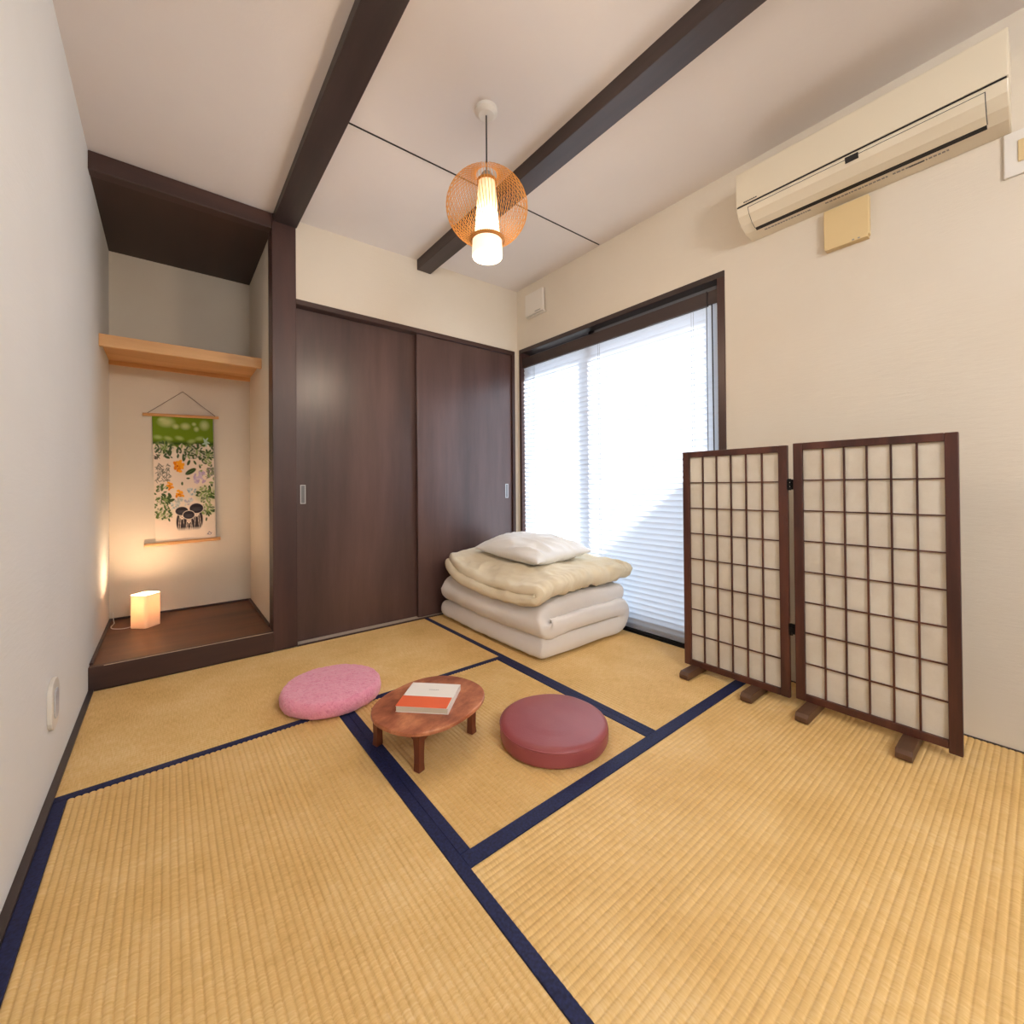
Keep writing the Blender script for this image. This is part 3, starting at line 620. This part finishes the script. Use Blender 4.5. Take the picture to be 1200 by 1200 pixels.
# ------------------------------------------------------------------ bedding
def puffy(name, fn, thick, NU, NV, m, parent, pu=2.4, wr=None, ru=0.06, rv=0.06, lu=1.0, lv=1.0, minh=0.0):
    """closed puffy sheet. fn(u,v)->point of the mid surface; thick(u,v)-> full thickness"""
    # dense near the rims
    def dist(n, r): a = np.linspace(-1, 1, n); return 0.5 + 0.5 * np.sign(a) * (1 - (1 - np.abs(a)) ** 1.35)
    us, vs = dist(NU, ru), dist(NV, rv)
    P = np.array([[fn(u, v) for v in vs] for u in us], float)
    du = np.gradient(P, axis=0); dv = np.gradient(P, axis=1); N = np.cross(du, dv); N /= np.linalg.norm(N, axis=2, keepdims=True) + 1e-9
    H = np.zeros((NU, NV))
    for i, u in enumerate(us):
        for j, v in enumerate(vs):
            eu = min(u, 1 - u) * lu; ev = min(v, 1 - v) * lv; T = thick(u, v) / 2
            r = 1.0
            for e, R in ((eu, ru), (ev, rv)):
                if e < R: q = 1 - e / R; r *= max(0, 1 - q ** pu) ** (1 / pu)
            H[i, j] = T * r
    top = P + N * H[..., None]; bot = P - N * H[..., None]
    if wr is not None:
        for i, u in enumerate(us):
            for j, v in enumerate(vs):
                k = H[i, j] / (max(H.max(), 1e-9))
                top[i, j] += N[i, j] * wr(u, v, Vector(top[i, j]), 1) * min(1, k * 1.3); bot[i, j] -= N[i, j] * wr(u, v, Vector(bot[i, j]), -1) * min(1, k * 1.3)
    bm = bmesh.new(); tv = [[bm.verts.new(top[i, j]) for j in range(NV)] for i in range(NU)]
    bv = [[(tv[i][j] if (i in (0, NU - 1) or j in (0, NV - 1)) else bm.verts.new(bot[i, j])) for j in range(NV)] for i in range(NU)]
    for i in range(NU - 1):
        for j in range(NV - 1):
            bm.faces.new((tv[i][j], tv[i + 1][j], tv[i + 1][j + 1], tv[i][j + 1]))
            q = (bv[i][j], bv[i][j + 1], bv[i + 1][j + 1], bv[i + 1][j]); 
            try: bm.faces.new(q)
            except ValueError: pass
    bmesh.ops.recalc_face_normals(bm, faces=bm.faces)
    o = obj(name, bm, m, None, smooth=True); return put(o, parent) if parent else o
nz = lambda p, s, seed=0: noise.noise(Vector((p[0] * s + seed, p[1] * s - seed, p[2] * s + 2 * seed)))

# fold path helper: polyline -> arc-length sampled
def path_eval(pts):
    P = [Vector(p) for p in pts]; L = [0]
    for a, b in zip(P, P[1:]): L.append(L[-1] + (b - a).length)
    def f(u):
        s = u * L[-1]
        for i in range(len(P) - 1):
            if s <= L[i + 1] + 1e-9: k = (s - L[i]) / max(L[i + 1] - L[i], 1e-9); return P[i].lerp(P[i + 1], k)
        return P[-1]
    return f, L[-1]
def futon():
    t = tag(empty('futon_mattress', (1.8, 2.06, 0)), 'white futon mattress folded in three on the tatami below the blind', 'futon')
    xa, xb = 1.435, 2.102; pts = []
    z1, z2, z3 = 0.058, 0.162, 0.252
    pts += [(xa, z1 + 0.008), (xa + 0.05, z1), (xb - 0.05, z1)]
    for k in range(9): a = -math.pi / 2 + math.pi * k / 8; pts.append((xb - 0.05 + 0.048 * math.cos(a), (z1 + z2) / 2 + 0.05 * math.sin(a)))
    pts += [(xa + 0.07, z2)]
    for k in range(9): a = -math.pi / 2 - math.pi * k / 8; pts.append((xa + 0.070 + 0.047 * math.cos(a), (z2 + z3) / 2 + 0.05 * math.sin(a)))
    pts += [(xb - 0.05, z3), (xb, z3 + 0.004)]
    f, L = path_eval([(x, 0, z) for x, z in pts])
    y0, y1 = 1.555, 2.55
    def fn(u, v):
        p = f(u); y = y0 + (y1 - y0) * v
        # lie of the cloth: ends dip a little, edges bulge in the middle
        b = math.sin(math.pi * v)
        x = p.x - 0.012 * b * (1 if p.x < 1.7 else -0.6)
        ys = (y - 2.06) * (1 - 0.03 * ((p.z - 0.15) / 0.15 > 0.5))
        z = p.z + (0.004 * b if p.z > 0.1 else 0) - 0.010 * (1 - b) * (p.z > 0.2)
        k = min(1, max(0, (p.z - 0.10) / 0.15)); q = math.exp(-((p.x - 1.42) / 0.15) ** 2)
        z -= 0.056 * k * q * (0.35 + 0.65 * math.sin(math.pi * min(1, max(0, (y - 1.50) / 0.95))))
        z += 0.004
        return (x, 2.06 + ys + 0.012 * math.sin(p.z * 25), z)
    wr = lambda u, v, p, s: 0.006 * nz(p, 5, 3) + (0.007 * math.exp(-((p[1] - 1.56) / 0.05) ** 2) * nz((p[0] * 6, p[1], p[2] * 0.6), 8, 2) if p[2] > 0.19 else 0) + 0.0035 * nz((p[0] * 0.5, p[1] * 3, p[2] * 3), 9, 1) - 0.002
    puffy('folded_mattress', fn, lambda u, v: 0.112 - 0.015 * min(1, max(0, (u - 0.30) / 0.12)), 170, 80, M_futon, t, 3.6, wr, ru=0.05, rv=0.042, lu=L, lv=1.0)
    # gathered cover opening inside the fold
    return t
futon()
def quilt():
    t = tag(empty('comforter', (1.8, 2.06, 0.30)), 'beige comforter folded in half on top of the white futon', 'comforter')
    z1, z2 = 0.333, 0.378; pts = [(2.60, z1), (1.62, z1)]
    for k in range(9): a = -math.pi / 2 - math.pi * k / 8; pts.append((1.60 + 0.030 * math.cos(a), (z1 + z2) / 2 + (z2 - z1) / 2 * math.sin(a)))
    pts += [(1.62, z2), (2.56, z2)]
    f, L = path_eval([(0, y, z) for y, z in pts])
    def fn(u, v):
        p = f(u); up = p.z > 0.355
        x0, x1 = (1.425, 2.165) if up else (1.402, 2.145)
        y = p.y; x0 += 0.10 * max(0, (y - 2.25) / 0.35) ** 2 - (0 if up else 0.01)
        x = x0 + (x1 - x0) * v
        yy = y + 0.02 * math.sin(3.0 * v + 0.5) * (1 if up else 0.6)
        sag = -0.060 * math.exp(-((x - x0) / 0.13) ** 2) * (0.35 + 0.65 * math.sin(math.pi * min(1, max(0, (y - 1.50) / 0.95))))
        lift = 0.040 * max(0, (y - 2.1) / 0.5) ** 1.2 + 0.020 * v
        return (x, yy, p.z + sag + lift + (0.010 * nz((x, y, 0), 6, 9 if up else 4)))
    def wr(u, v, p, s):
        fold = math.exp(-((p[1] - 1.60) / 0.07) ** 2)
        return 0.009 * nz(p, 6, 5) + 0.0045 * nz((p[0] * 3.0, p[1] * 0.8, p[2]), 13, 2) * (0.35 + 0.9 * fold) + 0.0035 * nz(p, 22, 8) + 0.020 * fold * (0.15 - abs(nz((p[0] * 3.2, p[1] * 0.7, p[2] * 1), 9, 7))) + 0.014 * (0.15 - abs(nz((p[0] * 1.3, p[1] * 0.9, 0), 9, 9)))
    puffy('folded_quilt', fn, lambda u, v: 0.056, 170, 130, M_quilt, t, 2.2, wr, ru=0.03, rv=0.028, lu=L, lv=0.72)
quilt()
def pillow():
    t = tag(empty('pillow', (1.86, 2.05, 0.42)), 'plump white pillow resting on the beige comforter', 'pillow')
    cx, cy, a, b, zc_ = 1.825, 2.085, 0.228, 0.315, 0.484
    def fn(u, v):
        U, V = 2 * u - 1, 2 * v - 1
        k = 1 - 0.07 * (1 - V * V) * abs(U) ** 3; q = 1 - 0.06 * (1 - U * U) * abs(V) ** 3
        return (cx + a * U * k, cy + b * V * q, zc_ + 0.012 * U - 0.008 * (abs(U) ** 3 + abs(V) ** 3) + 0.01 * V)
    def th(u, v):
        U, V = 2 * u - 1, 2 * v - 1; return 0.155 * (max(0.0, (1 - abs(U) ** 2.6) * (1 - abs(V) ** 2.6))) ** 0.55 + 0.006
    def wr(u, v, p, s):
        return 0.008 * nz(p, 8, 11) + 0.034 * (0.14 - abs(nz((p[0] * 2.6 + p[1] * 0.7, p[1] * 0.5 - p[0] * 0.3, p[2] * 1), 7, 6))) + 0.003 * nz(p, 26, 3)
    puffy('pillow_body', fn, th, 70, 90, M_pillow, t, 2, wr, ru=0.01, rv=0.01)
pillow()

# ------------------------------------------------------------------ floor cushions
def pink():
    t = tag(empty('floor_cushion', (0.535, 1.880, 0.0013)), 'round pink fleece floor cushion left of the low table', 'cushion', 'round floor cushions')
    bm = bmesh.new(); R, Hh = 0.196, 0.070; prof = [(0, Hh)]
    for k in range(1, 26): prof.append((R * 0.89 * k / 25, Hh - 0.006 * (k / 25) ** 3))
    for k in range(1, 16):
        a = math.pi / 2 - math.pi * k / 15; prof.append((R * 0.89 + R * 0.11 * math.cos(a), 0.034 + 0.031 * math.sin(a)))
    prof.append((R * 0.4, 0.001)); prof.append((0, 0.001)); add_lathe(bm, prof, n=180); bm.normal_update()
    for v in bm.verts:
        if v.co.z > 0.004:
            p = v.co; v.co += v.normal * (0.003 * nz(p, 12, 2) + 0.0022 * nz(p, 60, 5) + 0.0022 * nz(p, 120, 8)); v.co.z = max(v.co.z, 0.002)
    obj('fleece_cover', bm, M_pink, t, smooth=True)
pink()
def burgundy():
    t = tag(empty('floor_cushion', (1.052, 1.092, 0.0013)), 'round burgundy vinyl floor cushion right of the low table', 'cushion', 'round floor cushions')
    R = 0.188; bm = bmesh.new(); prof = [(0, 0.068)]
    for k in range(1, 13): prof.append((R * 0.88 * k / 12, 0.068 - 0.004 * (k / 12) ** 3))
    for k in range(1, 7): a = math.pi / 2 - math.pi / 2 * k / 6; prof.append((R * 0.88 + R * 0.12 * math.cos(a), 0.046 + 0.018 * math.sin(a)))
    for k in range(0, 7): a = -math.pi / 2 * k / 6; prof.append((R * 0.93 + R * 0.07 * math.cos(a), 0.018 + 0.017 * math.sin(a)))
    prof += [(R * 0.5, 0.0005), (0, 0.0005)]; add_lathe(bm, prof, n=96)
    for v in bm.verts:
        if 0.003 < v.co.z: v.co += Vector((v.co.x, v.co.y, 0)).normalized() * 0.004 * nz(v.co, 9, 3) if v.co.xy.length > 0.1 else Vector((0, 0, 0.003 * nz(v.co, 9, 1)))
    obj('cushion_cover', bm, M_leather, t, smooth=True)
    bm = bmesh.new(); pr_ = [(R * 0.985 + 0.0025 * math.cos(2 * math.pi * k / 6), 0.053 + 0.0025 * math.sin(2 * math.pi * k / 6)) for k in range(6)]; add_lathe(bm, pr_, n=96, close=True)
    obj('seam_piping', bm, M_leather, t, smooth=True)
burgundy()

# ------------------------------------------------------------------ low table and book
def table():
    t = tag(empty('low_table', (0.706, 1.342, 0), 0.312), 'small low oval table with reddish wooden top on four short legs', 'table')
    a, b, n = 0.197, 0.168, 2.33; pts = []
    for k in range(72):
        q = 2 * math.pi * k / 72; c, s = math.cos(q), math.sin(q); pts.append((a * math.copysign(abs(c) ** (2 / n), c), b * math.copysign(abs(s) ** (2 / n), s)))
    bm = bmesh.new(); add_prism(bm, pts, 0.127, 0.140, 'z'); obj('tabletop', bm, M_tabletop, t, bevel=0.003)
    ca, sa = math.cos(0.312), math.sin(0.312); legs = []
    for wx, wy in ((0.559, 1.437), (0.606, 1.226), (0.842, 1.293), (0.797, 1.502)):
        dx, dy = wx - 0.706, wy - 1.342; legs.append((dx * ca + dy * sa, -dx * sa + dy * ca))
    for sx, sy in legs:
        if True:
            bm = bmesh.new(); rings = []
            for z, ox, w_ in ((0.127, 0.0, 0.016), (0.10, 0.0, 0.0135), (0.06, -0.001, 0.0115), (0.025, -0.0005, 0.0115), (0.008, 0.001, 0.0125), (0.0014, 0.0015, 0.0125)):
                cx, cy = sx + math.copysign(ox, sx), sy + math.copysign(ox, sy)
                rings.append([bm.verts.new((cx + i * w_, cy + j * w_, z)) for i, j in ((-1, -1), (1, -1), (1, 1), (-1, 1))])
            for r0, r1 in zip(rings, rings[1:]):
                for k in range(4): bm.faces.new((r0[k], r0[(k + 1) % 4], r1[(k + 1) % 4], r1[k]))
            bm.faces.new(rings[0]); bm.faces.new(rings[-1]); bmesh.ops.recalc_face_normals(bm, faces=bm.faces)
            obj('leg', bm, M_tableleg, t, bevel=0.002)
    # arched aprons between the legs
    def apron(p0, p1):
        p0, p1 = Vector(p0).to_3d(), Vector(p1).to_3d(); d = (p1 - p0); nn = Vector((-d.y, d.x)).normalized() * 0.006; bm = bmesh.new(); top, bot = [], []
        N = 16
        for k in range(N + 1):
            u = k / N; q = p0 + d * u; h = 0.012 + 0.034 * abs(2 * u - 1) ** 1.3
            for s, L in ((-1, top), (1, bot)): L.append((bm.verts.new((q.x + s * nn.x, q.y + s * nn.y, 0.127)), bm.verts.new((q.x + s * nn.x, q.y + s * nn.y, 0.127 - h))))
        for k in range(N):
            A_, B_, C_, D_ = top[k], top[k + 1], bot[k], bot[k + 1]
            bm.faces.new((A_[0], B_[0], B_[1], A_[1])); bm.faces.new((C_[0], C_[1], D_[1], D_[0])); bm.faces.new((A_[1], B_[1], D_[1], C_[1])); bm.faces.new((A_[0], C_[0], D_[0], B_[0]))
        bmesh.ops.recalc_face_normals(bm, faces=bm.faces); obj('apron', bm, M_tableleg, t)
    for k in range(4): apron(legs[k], legs[(k + 1) % 4])
table()
def book():
    # corners on the table: near edge a-d, far edge b-c
    a, b_, c, d = (Vector(q) for q in ((0.586, 1.345), (0.700, 1.470), (0.825, 1.345), (0.711, 1.217)))
    ctr = (a + b_ + c + d) / 4; ex = ((d - a) + (c - b_)).normalized(); ang = math.atan2(ex.y, ex.x); L = ((d - a).length + (c - b_).length) / 2; Wd = ((b_ - a).length + (c - d).length) / 2
    t = tag(empty('book', (ctr.x, ctr.y, 0.140), ang), 'cream paperback with an orange paper band lying on the low table', 'book')
    l, w2 = L / 2, Wd / 2
    box('back_cover', (-l, -w2, 0.0), (l, w2, 0.0012), M_cream, t, 0)
    box('page_block', (-l + 0.001, -w2 + 0.001, 0.0012), (l - 0.003, w2 - 0.002, 0.0178), M_pages, t, 0.001)
    box('front_cover', (-l, -w2, 0.0178), (l, w2, 0.0190), M_cream, t, 0)
    box('spine', (l - 0.003, -w2, 0.0), (l, w2, 0.0190), M_cream, t, 0.001)
    box('paper_band', (-l - 0.0004, -w2 - 0.0004, 0.0190), (l - 0.006, -w2 + 0.42 * Wd, 0.0196), M_orange, t, 0)
    bm = bmesh.new()
    for k in range(6): add_box(bm, (-0.012 + 0.006 * k, 0.035, 0.0190), (-0.008 + 0.006 * k, 0.038, 0.0192))
    obj('cover_print', bm, M_greytxt, t)
book()

# ------------------------------------------------------------------ added fill light, shaped as a ceiling fixture behind the camera
t = tag(empty('added_fill_fixture', (0.60, -1.45, zc(0.60))), 'round white flush fixture added behind the camera as fill light', 'lamp')
bm = bmesh.new(); add_lathe(bm, [(0, 0), (0.30, 0), (0.30, -0.03), (0, -0.03)], n=40); obj('fill_base_plate', bm, M_whitepl, t)
bm = bmesh.new(); add_lathe(bm, [(0.29, -0.03), (0.28, -0.07), (0.22, -0.10), (0, -0.105)], n=40)
obj('fill_diffuser', bm, m_emit('fill_diffuser_glow', [(0, (0.96, 0.97, 1, 1)), (1, (0.96, 0.97, 1, 1))], 0, 1, 4.0), t, smooth=True)
